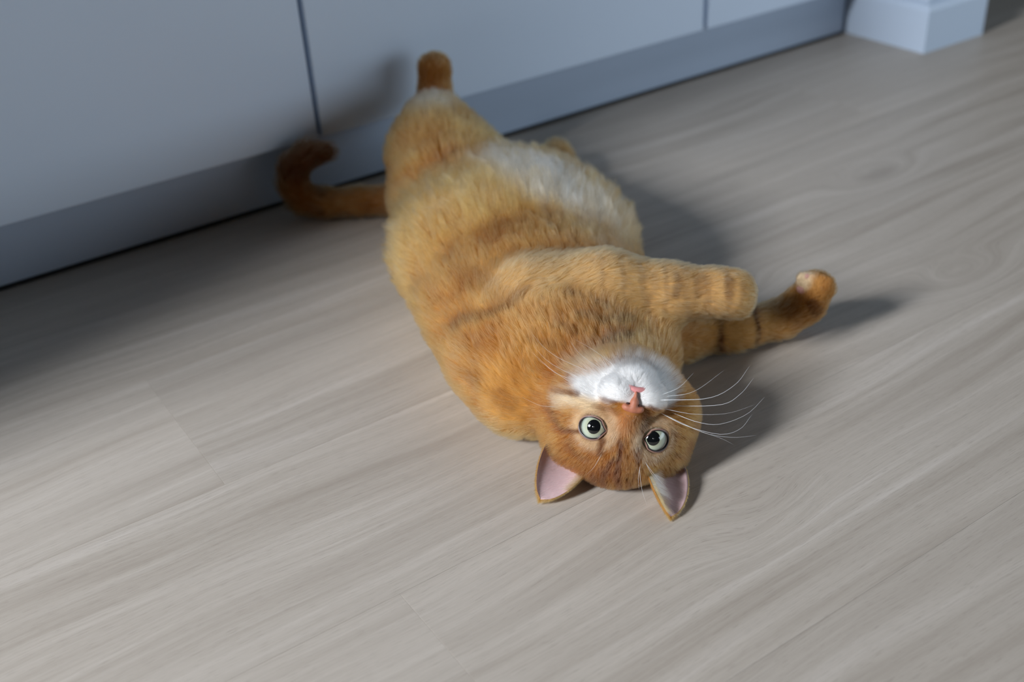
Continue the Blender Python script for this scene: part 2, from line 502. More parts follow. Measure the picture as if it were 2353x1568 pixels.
def surface_nets(D, ax):
    nx, ny, nz = D.shape
    S = D < 0
    c = [S[i:nx - 1 + i, j:ny - 1 + j, k:nz - 1 + k] for i in (0, 1) for j in (0, 1) for k in (0, 1)]
    allin = np.logical_and.reduce(c); anyin = np.logical_or.reduce(c)
    cells = np.argwhere(anyin & ~allin)
    idx = -np.ones((nx - 1, ny - 1, nz - 1), dtype=np.int64)
    idx[tuple(cells.T)] = np.arange(len(cells))
    acc = np.zeros((len(cells), 3)); cnt = np.zeros(len(cells))
    offs = [np.array((i, j, k)) for i in (0, 1) for j in (0, 1) for k in (0, 1)]
    for a in offs:
        for b in offs:
            if (b - a).sum() == 1 and (b - a).min() >= 0:
                ia = cells + a; ib = cells + b
                da = D[tuple(ia.T)]; db = D[tuple(ib.T)]
                m = (da < 0) != (db < 0)
                t = np.where(m, da / np.where(m, da - db, 1), 0)
                pa = np.stack([ax[q][ia[:, q]] for q in range(3)], 1); pb = np.stack([ax[q][ib[:, q]] for q in range(3)], 1)
                acc += np.where(m[:, None], pa + t[:, None] * (pb - pa), 0); cnt += m
    V = acc / cnt[:, None]
    quads = []
    for d in range(3):
        u, v = (d + 1) % 3, (d + 2) % 3
        sh = [nx, ny, nz]
        s0 = [slice(0, n) for n in sh]; s1 = [slice(0, n) for n in sh]
        s0[d] = slice(0, sh[d] - 1); s1[d] = slice(1, sh[d])
        for q in (u, v):
            s0[q] = slice(1, sh[q] - 1); s1[q] = slice(1, sh[q] - 1)
        A = S[tuple(s0)]; B = S[tuple(s1)]
        e = np.argwhere(A != B)
        base = e.copy(); base[:, u] += 1; base[:, v] += 1
        flip = ~A[tuple(e.T)]
        def cell(du, dv):
            q = base.copy(); q[:, u] -= du; q[:, v] -= dv
            return idx[tuple(q.T)]
        Q = np.stack([cell(1, 1), cell(0, 1), cell(0, 0), cell(1, 0)], 1)
        Q[flip] = Q[flip][:, ::-1]
        quads.append(Q)
    return V, np.concatenate(quads)


def axis(lo, hi, f0, f1, fine, coarse):
    a = np.arange(lo, f0, coarse); b = np.arange(f0, f1, fine); c = np.arange(f1, hi, coarse)
    return np.concatenate([a, b, c])


hb_lo = np.array([0.352, 0.440, 0.0]); hb_hi = np.array([0.535, 0.600, 0.115])
AX = [axis(0.33, 0.80, hb_lo[0], hb_hi[0], 0.0016, 0.0034), axis(0.40, 1.17, hb_lo[1], hb_hi[1], 0.0016, 0.0034), axis(-0.006, 0.235, hb_lo[2], hb_hi[2], 0.0016, 0.0034)]
VB, QB = surface_nets(field_grid(AX), AX)
used = np.unique(QB); remap = -np.ones(len(VB), dtype=np.int64); remap[used] = np.arange(len(used))
VB = VB[used]; QB = remap[QB]
# relax a little
E0 = np.concatenate([QB[:, [0, 1]], QB[:, [1, 2]], QB[:, [2, 3]], QB[:, [3, 0]]])
for _ in range(4):
    s_ = np.zeros_like(VB); n_ = np.zeros(len(VB))
    np.add.at(s_, E0[:, 0], VB[E0[:, 1]]); np.add.at(n_, E0[:, 0], 1)
    np.add.at(s_, E0[:, 1], VB[E0[:, 0]]); np.add.at(n_, E0[:, 1], 1)
    VB = VB * 0.5 + 0.5 * s_ / n_[:, None]
VB[:, 2] = np.maximum(VB[:, 2], 0.001)

cat = empty('cat', (0.50, 0.80, 0.0))
tag(cat, 'orange tabby cat lying on its back with its head upside down', 'cat')
body_me = bpy.data.meshes.new('cat_body')
body_me.vertices.add(len(VB)); body_me.vertices.foreach_set('co', VB.ravel())
body_me.loops.add(QB.size); body_me.loops.foreach_set('vertex_index', QB.ravel())
body_me.polygons.add(len(QB)); body_me.polygons.foreach_set('loop_start', np.arange(0, QB.size, 4)); body_me.polygons.foreach_set('loop_total', np.full(len(QB), 4))
body_me.update(calc_edges=True); body_me.validate()

# ---- coat colours (albedo), a function of the place on the cat
ORANGE = V3(0.305, 0.104, 0.013); LIGHT = V3(0.545, 0.265, 0.068); DARK = V3(0.085, 0.021, 0.003)
WHITE_F = V3(0.84, 0.81, 0.78); CREAM = V3(0.76, 0.58, 0.37)
_rs = np.random.RandomState(5)
_LAT = _rs.rand(48, 48, 48, 3)


def vnoise(P, scale, ch=3):
    q = P * scale + 100.0
    i = np.floor(q).astype(np.int64); f = q - i; f = f * f * (3 - 2 * f)
    out = 0
    for dx in (0, 1):
        for dy in (0, 1):
            for dz in (0, 1):
                w = (f[:, 0] if dx else 1 - f[:, 0]) * (f[:, 1] if dy else 1 - f[:, 1]) * (f[:, 2] if dz else 1 - f[:, 2])
                out = out + w[:, None] * _LAT[(i[:, 0] + dx) % 48, (i[:, 1] + dy) % 48, (i[:, 2] + dz) % 48, :ch]
    return out


def sstep(x, a, b):
    t = np.clip((x - a) / (b - a), 0, 1)
    return t * t * (3 - 2 * t)


def to_local(P):
    return ((P - HO) @ HR) * 100.0


def seg_dist(P, pts):
    d = np.full(len(P), 9.0)
    for a, b in zip(pts[:-1], pts[1:]):
        a = np.asarray(a, float); b = np.asarray(b, float); ba = b - a
        t = np.clip(((P - a) @ ba) / max(ba @ ba, 1e-12), 0, 1)
        e = P - a - t[:, None] * ba
        d = np.minimum(d, np.sqrt((e * e).sum(1)))
    return d


# dark stripes and patches, and shade painted into folds, as lines on the skin: (points, width, strength); the face ones in the head's frontal plane
BODY_STROKES = [([(0.4567, 0.5802, 0.0889), (0.4807, 0.5835, 0.0843), (0.5088, 0.5938, 0.0672), (0.5354, 0.608, 0.0443)], 0.006, 0.7),
    ([(0.5477, 0.606, 0.0268), (0.5628, 0.6069, 0.0026), (0.4917, 0.5236, 0.0648)], 0.008, 0.5),  # dark hair and painted shade beside the jaw
    ([(0.4541, 0.6273, 0.1154), (0.4677, 0.6153, 0.1126), (0.4762, 0.6045, 0.1051)], 0.006, 0.45),
    ([(0.4536, 0.657, 0.1288), (0.4379, 0.6563, 0.1247), (0.4251, 0.6508, 0.1157), (0.4122, 0.6512, 0.1063), (0.3964, 0.6628, 0.097), (0.3833, 0.6869, 0.0826)], 0.009, 0.5),  # shade of the fold between chest and flank, painted dark
    ([(0.5439, 0.5993, 0.1154), (0.5399, 0.5903, 0.1081), (0.5339, 0.5873, 0.0979)], 0.005, 0.5),
    ([(0.4998, 0.6047, 0.1163), (0.502, 0.5997, 0.1021)], 0.006, 0.5),
    ([(0.5281, 0.6106, 0.1221), (0.5205, 0.5987, 0.1099), (0.5125, 0.5971, 0.0974)], 0.005, 0.35),
    ([(0.562, 0.5905, 0.1107), (0.5506, 0.5798, 0.0951)], 0.005, 0.35),
    ([(0.5779, 0.5715, 0.105), (0.5721, 0.5657, 0.0955)], 0.005, 0.4),
    ([(0.5884, 0.5663, 0.1035), (0.5818, 0.5584, 0.089)], 0.004, 0.3),
    ([(0.604, 0.606, 0.040), (0.6, 0.6006, 0.0309), (0.5988, 0.5986, 0.0202), (0.598, 0.602, 0.004)], 0.0065, 0.9),
    ([(0.640, 0.604, 0.038), (0.6361, 0.594, 0.0339), (0.6336, 0.5892, 0.0214), (0.633, 0.592, 0.004)], 0.0055, 0.9),
    ([(0.6609, 0.5927, 0.0359), (0.6666, 0.5851, 0.0363)], 0.009, 0.2),
    ([(0.6779, 0.5695, 0.0445), (0.6858, 0.5693, 0.0327)], 0.006, 0.5),  # shade in the crease of the upturned paw, painted dark
    ([(0.4679, 0.6526, 0.1316), (0.4806, 0.6461, 0.1359), (0.4857, 0.6356, 0.1363)], 0.006, 0.35),
    ([(0.4869, 0.6259, 0.134), (0.4871, 0.6152, 0.1265)], 0.006, 0.3),
    ([(0.4498, 0.6068, 0.1044), (0.4666, 0.5953, 0.0974), (0.4929, 0.5952, 0.0894)], 0.005, 0.4),
    ([(0.4274, 0.6108, 0.1012), (0.4409, 0.5953, 0.0973)], 0.005, 0.35),
    ([(0.406, 0.6163, 0.0931), (0.4223, 0.5932, 0.0899)], 0.006, 0.3),
    ([(0.4269, 0.7577, 0.1014), (0.4169, 0.7137, 0.102), (0.4149, 0.6703, 0.111)], 0.014, 0.25),
    ([(0.3795, 0.6921, 0.0754), (0.3727, 0.651, 0.0773), (0.3685, 0.6366, 0.0659)], 0.012, 0.22),
    ([(0.4999, 0.9456, 0.0869), (0.5239, 0.9396, 0.1012), (0.547, 0.9417, 0.1084)], 0.007, 0.45),
    ([(0.4672, 0.8543, 0.1002), (0.4552, 0.8028, 0.1049)], 0.01, 0.18),
    ([(0.4984, 0.8025, 0.1135), (0.4762, 0.7548, 0.1161)], 0.009, 0.2),
    ([(0.4287, 0.841, 0.0812), (0.407, 0.785, 0.0754), (0.3929, 0.7342, 0.0807)], 0.01, 0.18),
    ([(0.3697, 0.6206, 0.0574), (0.379, 0.5985, 0.053)], 0.008, 0.22),
    ([(0.3663, 0.6528, 0.0626), (0.3685, 0.631, 0.0606)], 0.008, 0.22),
    ([(0.5322, 0.809, 0.1142), (0.5094, 0.762, 0.1158)], 0.008, 0.2),
    ([(0.5304, 0.7646, 0.1127), (0.5083, 0.7272, 0.1162)], 0.006, 0.25),
    ([(0.4894, 1.0959, 0.0343), (0.4797, 1.079, 0.0078)], 0.006, 0.5),
    ([(0.4594, 1.1017, 0.0359), (0.4519, 1.0918, 0.0119)], 0.006, 0.5)]
FACE_STROKES = [([(-0.23, 1.25), (-0.13, 2.56), (0.14, 3.72), (0.92, 5.08)], 0.22, 0.75),
    ([(1.14, 1.51), (1.36, 2.61), (1.33, 3.87)], 0.18, 0.6),
    ([(-1.54, 1.46), (-1.53, 2.37)], 0.3, 0.6),
    ([(-0.5, 2.43), (-0.7, 3.01), (-0.87, 3.98), (-0.22, 5.36)], 0.2, 0.7),
    ([(1.02, 3.91), (1.91, 5.1)], 0.22, 0.6),
    ([(-1.46, 4.22), (-0.87, 5.25)], 0.2, 0.5),
    ([(1.82, 2.55), (1.82, 3.7), (2.07, 4.45)], 0.16, 0.5),
    ([(0.99, -1.41), (1.23, -0.56), (1.09, 0.12)], 0.3, 0.5),  # shadowy brown painted down one side of the nose
    ([(-2.98, 0.95), (-3.68, 1.29), (-4.4, 1.38), (-5.07, 0.87), (-5.49, 0.19)], 0.2, 0.6),
    ([(-5.15, -1.33), (-3.96, -1.49)], 0.25, 0.6),
    ([(-2.06, -1.65), (-1.25, -1.69)], 0.16, 0.5),
    ([(-2.61, -0.94), (-1.45, -0.99), (-0.9, -0.8)], 0.16, 0.25),
    ([(1.15, -1.87), (2.23, -1.51), (3.23, -1.44)], 0.18, 0.45),
    ([(4.24, 1.63), (5.13, 1.65), (5.22, 0.84)], 0.3, 0.45),
    ([(5.08, -1.02), (5.62, -0.71), (5.23, -0.47)], 0.25, 0.5),
    ([(-3.87, 2.05), (-3.13, 2.93), (-2.35, 3.07)], 0.22, 0.35),
    ([(3.51, -0.1), (4.96, 0.25), (5.47, 0.45)], 0.2, 0.3)]
CHIN_BAND = [(-4.25, -3.08), (-3.01, -3.64), (-1.85, -4.43)]
BELLY_LINE = [(0.4990, 0.6276, 0.1356), (0.5630, 0.7436, 0.0963), (0.5593, 0.7919, 0.1072), (0.5747, 0.8639, 0.1018), (0.5772, 0.9065, 0.0994)]
WHISKERS = [[(1.86, 5.12, -2.82), (2.95, 5.27, -3.6), (3.84, 4.92, -4.81)],
    [(2.12, 4.9, -2.7), (4.1, 5.05, -3.5), (6.03, 4.7, -5.42)],
    [(1.82, 5.26, -2.44), (5.16, 5.41, -3.26), (6.93, 5.06, -4.56), (7.77, 4.71, -6.07)],
    [(2.97, 3.21, -1.96), (6.59, 3.36, -2.79), (7.97, 3.01, -3.83), (8.78, 2.66, -5.17)],
    [(2.39, 4.43, -1.8), (4.54, 4.58, -1.85), (7, 4.23, -2.34), (8.97, 3.88, -3.33)],
    [(3.21, 3.48, -1.54), (5.16, 3.63, -1.24), (6.91, 3.28, -1.38), (8.79, 2.93, -2.46), (9.93, 2.58, -3.96)],
    [(2.27, 3.86, -1.41), (4.37, 4.01, -0.84), (6.98, 3.66, -0.68), (8.44, 3.31, -1.33), (9.17, 2.96, -2.54)],
    [(2.62, 3.7, -1.3), (4.39, 3.85, -0.87), (6.15, 3.5, -0.51), (8.13, 3.15, -0.59), (9.85, 2.8, -1.03)],
    [(2.83, 3.68, -1.29), (4.93, 3.83, -0.72), (7.08, 3.48, -0.39), (8.25, 3.13, -0.06)],
    [(-2.95, 2.58, -3.19), (-5.39, 2.73, -3.72), (-6.78, 2.38, -4.27), (-7.94, 2.03, -5.12)],
    [(-3.73, 2.51, -2.62), (-5.66, 2.66, -3.11), (-6.74, 2.31, -3.57), (-7.67, 1.96, -4.27)],
    [(-3.41, 2.8, -2.36), (-5.59, 2.95, -2.65), (-6.68, 2.6, -3.2), (-7.68, 2.25, -3.78)],
    [(-4.54, 2.31, -2.19), (-5.99, 2.46, -2.82), (-7.19, 2.11, -3.36)],
    [(-5.02, 2.12, -0.17), (-6.32, 2.27, -0.05), (-7.73, 1.92, -0.34)],
    [(-2.43, 2.71, -3.55), (-4.23, 2.86, -4.41), (-5.17, 2.51, -5.21)],
    [(-1.54, 2.82, -4.04), (-3.34, 2.97, -4.9), (-4.81, 2.62, -5.38)]]
BROW_WHISKERS = [[(1.86, 4.15, 2.33), (2.74, 4.4, 3.12), (3.81, 4.65, 3.91)],
    [(1.56, 4.21, 2.58), (1.57, 4.46, 3.53), (1.77, 4.71, 4.34)],
    [(1.55, 4.07, 2.81), (2, 4.32, 4.28), (2.58, 4.57, 5.36)],
    [(1.93, 4.08, 2.38), (2.42, 4.33, 2.99), (2.86, 4.58, 3.36)],
    [(-1.39, 4.33, 2.34), (-1.8, 4.58, 3.37), (-2.29, 4.83, 4.01)]]


def coat(P, regw):
    """regw: dict of region weights per point"""
    n = len(P)
    big = vnoise(P, 28.0, 1)[:, 0]; mid = vnoise(P + 3.1, 75.0, 1)[:, 0]; fine = vnoise(P + 7.7, 190.0, 1)[:, 0]
    t = np.clip(0.45 + 0.9 * (big - 0.5) + 0.6 * (mid - 0.5) + 0.35 * (fine - 0.5), 0, 1)
    C = ORANGE + (LIGHT - ORANGE) * t[:, None]
    def blend(C, col, w):
        return C + (col - C) * np.clip(w, 0, 1)[:, None]
    # pale belly
    bl = seg_dist(P, BELLY_LINE) + 0.02 * (mid - 0.5)
    bt = np.maximum(regw['belly'], 0.8 * regw['torso'] * sstep(P[:, 1], 0.86, 0.92))
    tuft = sstep(0.6 * mid + 0.4 * fine, 0.35, 0.62)
    C = blend(C, CREAM, bt * sstep(bl, 0.055, 0.015) * (0.40 + 0.5 * tuft))
    C = blend(C, WHITE_F, bt * sstep(bl, 0.048, 0.010) * (0.04 + 0.42 * tuft))
    C = blend(C, V3(0.66, 0.39, 0.15), (regw['foreleg'] + 0.3 * regw['foreleg2']) * 0.70)
    pad = np.linalg.norm(P - V3(0.677, 0.583, 0.064), axis=1)
    C = blend(C, CREAM, regw['foreleg2'] * sstep(pad, 0.014, 0.006) * 0.85)
    for pts, wd, st in BODY_STROKES:
        d = seg_dist(P, pts) + 0.006 * (mid - 0.5)
        C = blend(C, DARK, np.minimum(1.0, 1.3 * st) * sstep(d, wd * 1.15, wd * 0.35) * (1 - regw['head']))
    C = blend(C, CREAM, 0.6 * regw['hindleg'] * sstep(seg_dist(P, [(0.575, 1.03, 0.125), (0.588, 1.055, 0.128)]), 0.035, 0.008) * (0.4 + 0.6 * sstep(mid, 0.3, 0.7)))
    C = blend(C, DARK, 0.25 * regw['hindfoot'])
    sl = (P - V3(0.455, 0.668, 0.080)) @ V3(0.815, -0.575, 0.06)
    band = sstep(np.sin(2 * math.pi * (sl + 0.006 * (mid - 0.5)) / 0.0165), 0.25, 0.95)
    C = blend(C, DARK, 0.34 * regw['foreleg'] * band * sstep(sl, 0.035, 0.06) * sstep(sl, 0.165, 0.15) * (0.5 + 0.8 * big))
    # tail tip darker
    C = blend(C, DARK, regw['tail'] * (0.55 + 0.4 * sstep(P[:, 2], 0.035, 0.06)))
    # face, painted in the head's own frame
    L = to_local(P); x, y, z = L.T
    F = LIGHT * 0.10 + ORANGE * 0.80 + (LIGHT - ORANGE) * (t[:, None] - 0.5) * 0.7
    H = F.copy()
    wob = 0.5 * (mid - 0.5) + 0.3 * (fine - 0.5)
    # white muzzle, chin and throat, an orange band along the jaw, creamy cheeks
    p2 = np.stack([x, z], 1)
    low = sstep(y, -1.8, 0.6)
    sd2 = lambda pts: seg_dist(p2, [np.array(q, float) for q in pts]) + wob * 0.8
    H = blend(H, CREAM, 0.75 * sstep(sd2([(-4.6, -1.0), (-3.0, -1.3)]), 1.1, 0.3) * low)
    H = blend(H, CREAM, 0.3 * sstep(sd2([(-4.6, -3.4), (-2.0, -5.2), (1.0, -5.6), (3.4, -4.6)]), 1.0, 0.2) * sstep(y, -3.0, -0.5))
    H = blend(H, WHITE_F, sstep(sd2([(-3.2, -2.55), (-1.4, -3.2), (0, -3.7), (1.5, -3.6), (2.3, -3.1)]), 1.55, 0.75) * low)
    H = blend(H, WHITE_F, sstep(sd2([(-1.7, -2.3), (-0.6, -2.5), (0.6, -2.5), (1.5, -2.45)]), 0.95, 0.5) * sstep(y, 2.0, 3.2))
    H = blend(H, ORANGE * 0.5 + LIGHT * 0.5, 0.8 * sstep(sd2(CHIN_BAND), 0.55, 0.15) * low)
    # pale rims around the eyes
    for s in (-1, 1):
        d = np.sqrt((x - 2.16 * s) ** 2 + (z - 0.55) ** 2)
        H = blend(H, CREAM, 0.42 * sstep(d, 2.0, 1.4) * sstep(y, 2.0, 3.0))
    for pts, wd, st in FACE_STROKES:
        p2 = np.stack([x, z], 1)
        d = seg_dist(p2, [np.array(q) for q in pts]) + wob * 0.4
        front = sstep(y, -1.0, 0.8)
        H = blend(H, DARK * 1.25, 1.45 * st * sstep(d, wd * 1.55, wd * 0.35) * front)
    H = blend(H, DARK * 1.3, 0.45 * sstep(z + wob, 3.2, 4.8) * sstep(np.abs(x), 3.6, 2.0))
    # red-brown bridge of the nose
    br = np.sqrt((x / 1.0) ** 2 + ((z + 0.35) / 1.25) ** 2)
    H = blend(H, V3(0.40, 0.155, 0.05), 0.75 * sstep(br, 1.1, 0.6) * sstep(y, 3.0, 4.0))
    C = C + (H - C) * regw['head'][:, None]
    return np.clip(C, 0.004, 0.95)


REGIONS = sorted({p['reg'] for p in PR})
NOSE_W = hw(0, 5.2, -1.9)


def regions(P):
    """soft membership, hair flow, hair length and lift at points on the skin"""
    n = len(P)
    D = np.stack([prim_d(p, P) for p in PR], 1)
    D = np.maximum(D, -0.02)
    W = np.exp(-(D - D.min(1, keepdims=True)) / 0.004)
    W /= W.sum(1, keepdims=True)
    flow = np.zeros((n, 3)); hl = np.zeros(n); lift = np.zeros(n)
    rw = {r: np.zeros(n) for r in REGIONS}
    radial = P - NOSE_W
    radial /= np.linalg.norm(radial, axis=1, keepdims=True) + 1e-9
    for i, p in enumerate(PR):
        w = W[:, i]
        if p['reg'] == 'head':
            f = radial
        else:
            d = p['b'] - p['a']; f = d / (np.linalg.norm(d) + 1e-9)
        if p is NECK:
            f = -f * 0 + (p['b'] - p['a']) / np.linalg.norm(p['b'] - p['a'])
        flow += w[:, None] * f; hl += w * p['hl']; lift += w * p['lift']
        rw[p['reg']] += w
    return rw, flow, hl, lift


NECK = [p for p in PR if p['reg'] == 'torso'][-1]
nv = len(body_me.vertices)
VB = np.empty(nv * 3); body_me.vertices.foreach_get('co', VB); VB = VB.reshape(-1, 3)
VN = np.empty(nv * 3); body_me.vertex_normals.foreach_get('vector', VN); VN = VN.reshape(-1, 3)
rwV, flowV, hlV, liftV = regions(VB)
colV = coat(VB, rwV)
ca = body_me.color_attributes.new('coat', 'FLOAT_COLOR', 'POINT')
ca.data.foreach_set('color', np.concatenate([colV * 0.85, np.ones((nv, 1))], 1).ravel())

sk = NT('cat_skin')
at_ = sk.n('ShaderNodeAttribute', attribute_name='coat')
sk.l(at_.outputs['Color'], sk.b.inputs['Base Color'])
sk.b.inputs['Roughness'].default_value = 0.85
sk.b.inputs['Specular IOR Level'].default_value = 0.1
body = link_mesh('body', body_me, sk.mat, cat, True)

# ---- eyes
gaze_black = plain_mat('pupil_black', (0.003, 0.0035, 0.004), 0.04, 0.5, 0.0, 10, **{'Coat Weight': 1.0, 'Coat Roughness': 0.015})
rim_mat = plain_mat('dark_eye_rim', (0.030, 0.018, 0.016), 0.30, 0.5, 0.2, 300)
lid_mat = plain_mat('pink_lid_skin', (0.30, 0.17, 0.13), 0.6, 0.4, 0.1, 300)
ball_mat = plain_mat('eyeball', (0.10, 0.085, 0.075), 0.12, 0.5, 0.1, 200, **{'Coat Weight': 1.0, 'Coat Roughness': 0.02})
im = NT('pale_green_iris')
g_ = im.n('ShaderNodeAttribute', attribute_name='ring')
nz_ = im.noise(im.mapping(im.n('ShaderNodeTexCoord').outputs['Object'], (1, 1, 1)), 900.0, 3.0, 0.6)
ringv = im.math('ADD', g_.outputs['Fac'], im.math('MULTIPLY', im.math('SUBTRACT', nz_, 0.5), 0.12))
ic = im.ramp(ringv, [(0.0, (0.30, 0.32, 0.18)), (0.22, (0.41, 0.43, 0.30)), (0.60, (0.46, 0.50, 0.39)), (0.84, (0.28, 0.33, 0.27)), (0.95, (0.04, 0.045, 0.04))])
im.l(ic, im.b.inputs['Base Color'])
im.b.inputs['Roughness'].default_value = 0.25
im.b.inputs['Coat Weight'].default_value = 1.0
im.b.inputs['Coat Roughness'].default_value = 0.02


def cap_mesh(name, c, d, r, a0, a1, ref, oval=1.0, nr=10, ns=40, bulge=0.0):
    """spherical cap or ring between the angles a0 and a1 around direction d"""
    d = d / np.linalg.norm(d); u = ref - d * (ref @ d); u /= np.linalg.norm(u); v = np.cross(d, u)
    vs, fs, rv = [], [], []
    for i in range(nr + 1):
        th = a0 + (a1 - a0) * i / nr
        for k in range(ns):
            ph = 2 * math.pi * k / ns
            sx = math.sin(th) * math.cos(ph) * oval; sy = math.sin(th) * math.sin(ph)
            q = u * sx + v * sy; m = math.sqrt(max(0.0, 1 - (sx * sx + sy * sy)))
            rr = r * (1 + bulge * max(0.0, math.cos(th)) ** 6)
            vs.append(c + (q + d * m) * rr); rv.append(i / nr)
    for i in range(nr):
        for k in range(ns):
            k2 = (k + 1) % ns
            fs.append((i * ns + k, i * ns + k2, (i + 1) * ns + k2, (i + 1) * ns + k))
    if a0 == 0.0:
        fs = [f for f in fs if f[0] >= ns]
        fs += [(0, ns + k, ns + (k + 1) % ns) for k in range(ns)]
    me = mesh_from(name, vs, fs)
    at = me.attributes.new('ring', 'FLOAT', 'POINT'); at.data.foreach_set('value', np.array(rv, dtype=np.float32))
    return me


R_ = math.radians
for s, c in zip((-1, 1), EYES):
    ed = eye_dir(s)
    gz = CAM_P - c; gz = gz / np.linalg.norm(gz)
    gz = gz * 0.8 + ed * 0.2; gz /= np.linalg.norm(gz)
    e_ob = link_mesh('eye', cap_mesh('eye', c, ed, EYE_R, 0.0, R_(100), HU, nr=16), ball_mat, cat, True)
    tag(e_ob, 'pale green eye with a wide black pupil')
    link_mesh('iris', cap_mesh('iris', c, gz, EYE_R * 1.010, R_(19), R_(55), HU, bulge=0.05), im.mat, e_ob, True)
    link_mesh('pupil', cap_mesh('pupil', c, gz, EYE_R * 1.014, 0.0, R_(23.5), HU, 1.10, bulge=0.05), gaze_black, e_ob, True)
    # eyelid rim: an almond ring lying on the eyeball, pointed towards the nose
    u = HE * s - ed * (HE @ ed) * s; u /= np.linalg.norm(u); v = HU - ed * (HU @ ed) - u * (HU @ u); v /= np.linalg.norm(v)
    def ringpts(ax_, ay_, rad, inner):
        pts = []
        for k in range(48):
            ph = 2 * math.pi * k / 48
            cx, cy = math.cos(ph), math.sin(ph)
            aa = ax_ if cx > 0 else inner
            qx, qy = math.sin(R_(aa)) * cx, math.sin(R_(ay_)) * cy
            if cx < -0.6: qy *= 1 - 0.55 * (-cx - 0.6) / 0.4
            m = math.sqrt(max(0.02, 1 - qx * qx - qy * qy))
            pts.append(c + (u * qx + v * qy + ed * m) * rad)
        return pts
    for nm, rr, tr, mt_, ax_, ay_, inn in (('eyelid', EYE_R * 1.045, 0.00065, rim_mat, 54, 41, 57), ('eyelid_skin', EYE_R * 1.06, 0.0008, lid_mat, 57, 44, 60)):
        pts = ringpts(ax_, ay_, rr, inn)
        vs, fs = [], []
        N = len(pts); SG = 8
        for i in range(N):
            t = pts[(i + 1) % N] - pts[i - 1]; t /= np.linalg.norm(t)
            o1 = pts[i] - c; o1 /= np.linalg.norm(o1); o2 = np.cross(t, o1)
            for k in range(SG):
                a = 2 * math.pi * k / SG
                vs.append(pts[i] + (o1 * math.cos(a) + o2 * math.sin(a)) * tr)
        for i in range(N):
            for k in range(SG):
                k2 = (k + 1) % SG; j = (i + 1) % N
                fs.append((i * SG + k, i * SG + k2, j * SG + k2, j * SG + k))
        link_mesh(nm, mesh_from(nm, vs, fs), mt_, cat, True)

# ---- nose leather and lips
nose_mat = plain_mat('pink_brown_nose', (0.44, 0.155, 0.085), 0.42, 0.5, 0.18, 260, 0.3)
nostril_mat = plain_mat('dark_nostril', (0.06, 0.022, 0.018), 0.6, 0.3, 0.1, 200)
lip_mat = plain_mat('pink_lips', (0.66, 0.27, 0.26), 0.38, 0.5, 0.12, 300)


def blob_mesh(name, prims, k, lo, hi, step, frame):
    """small blended solid in head-local centimetres: (centre, radii, sign)"""
    ax = [np.arange(lo[i], hi[i], step) for i in range(3)]
    G = np.stack(np.meshgrid(*ax, indexing='ij'), -1)
    D = np.full(G.shape[:3], 9.0)
    for c_, r_, sg in prims:
        d = sd_ell(G, np.array(c_, float), np.eye(3), np.array(r_, float))
        D = smin(D, d, k) if sg > 0 else -smin(-D, d, k)
    V, Q = surface_nets(D, ax)
    us = np.unique(Q); rm = -np.ones(len(V), dtype=np.int64); rm[us] = np.arange(len(us))
    return mesh_from(name, HO + (V[us] * 0.01) @ frame.T, rm[Q].tolist())


nose_me = blob_mesh('nose', [((0, 5.36, -1.46), (0.58, 0.40, 0.34), 1), ((0.48, 5.28, -1.50), (0.34, 0.40, 0.28), 1), ((-0.48, 5.28, -1.50), (0.34, 0.40, 0.28), 1),
                             ((0, 5.42, -1.88), (0.32, 0.38, 0.44), 1), ((0, 5.30, -2.30), (0.12, 0.34, 0.44), 1),
                             ((0.46, 5.72, -1.78), (0.15, 0.20, 0.08), -1), ((-0.46, 5.72, -1.78), (0.15, 0.20, 0.08), -1)], 0.16, (-1.3, 4.3, -3.0), (1.3, 6.1, -0.7), 0.055, HR)
nose = link_mesh('nose', nose_me, nose_mat, cat, True)
for s in (-1, 1):
    link_mesh('nostril', blob_mesh('nostril', [((0.44 * s, 5.50, -1.78), (0.17, 0.11, 0.08), 1)], 0.1, (-0.9, 5.1, -2.2), (0.9, 5.8, -1.4), 0.04, HR), nostril_mat, nose, True)
lips = link_mesh('lips', tube_mesh('lips', [hw(*q) for q in ((-1.5, 4.55, -3.30), (-0.95, 4.88, -3.05), (-0.42, 5.08, -2.88), (0, 5.15, -2.80), (0.42, 5.08, -2.88), (0.95, 4.88, -3.05), (1.5, 4.55, -3.30))],
                                   [0.0004, 0.0015, 0.0021, 0.0024, 0.0021, 0.0015, 0.0004]), lip_mat, cat, True)
link_mesh('mouth', tube_mesh('mouth', [hw(*q) for q in ((0, 5.56, -2.36), (0, 5.54, -2.50), (0, 5.42, -2.66))], [0.0003, 0.0005, 0.0004]), nostril_mat, lips, True)

# ---- pads of the upturned paw
pad_mat = plain_mat('pink_paw_pad', (0.48, 0.25, 0.21), 0.7, 0.3, 0.12, 400)
for (px_, py_, pz_), (r1, r2, r3) in (((0.6768, 0.5815, 0.0550), (0.0050, 0.0062, 0.0046)), ((0.6790, 0.5845, 0.0655), (0.0028, 0.0030, 0.0036)),
                                      ((0.6785, 0.5790, 0.0672), (0.0028, 0.0030, 0.0036))):
    bm = bmesh.new()
    bmesh.ops.create_icosphere(bm, subdivisions=2, radius=1.0)
    for v in bm.verts: v.co = Vector((px_ + v.co.x * r1, py_ + v.co.y * r2, pz_ + v.co.z * r3))
    me = bpy.data.meshes.new('paw_pad'); bm.to_mesh(me); bm.free()
    link_mesh('paw_pad', me, pad_mat, cat, True)

# ---- whiskers
wh_mat = plain_mat('white_whisker', (0.86, 0.87, 0.88), 0.3, 0.5, 0.02, 50)


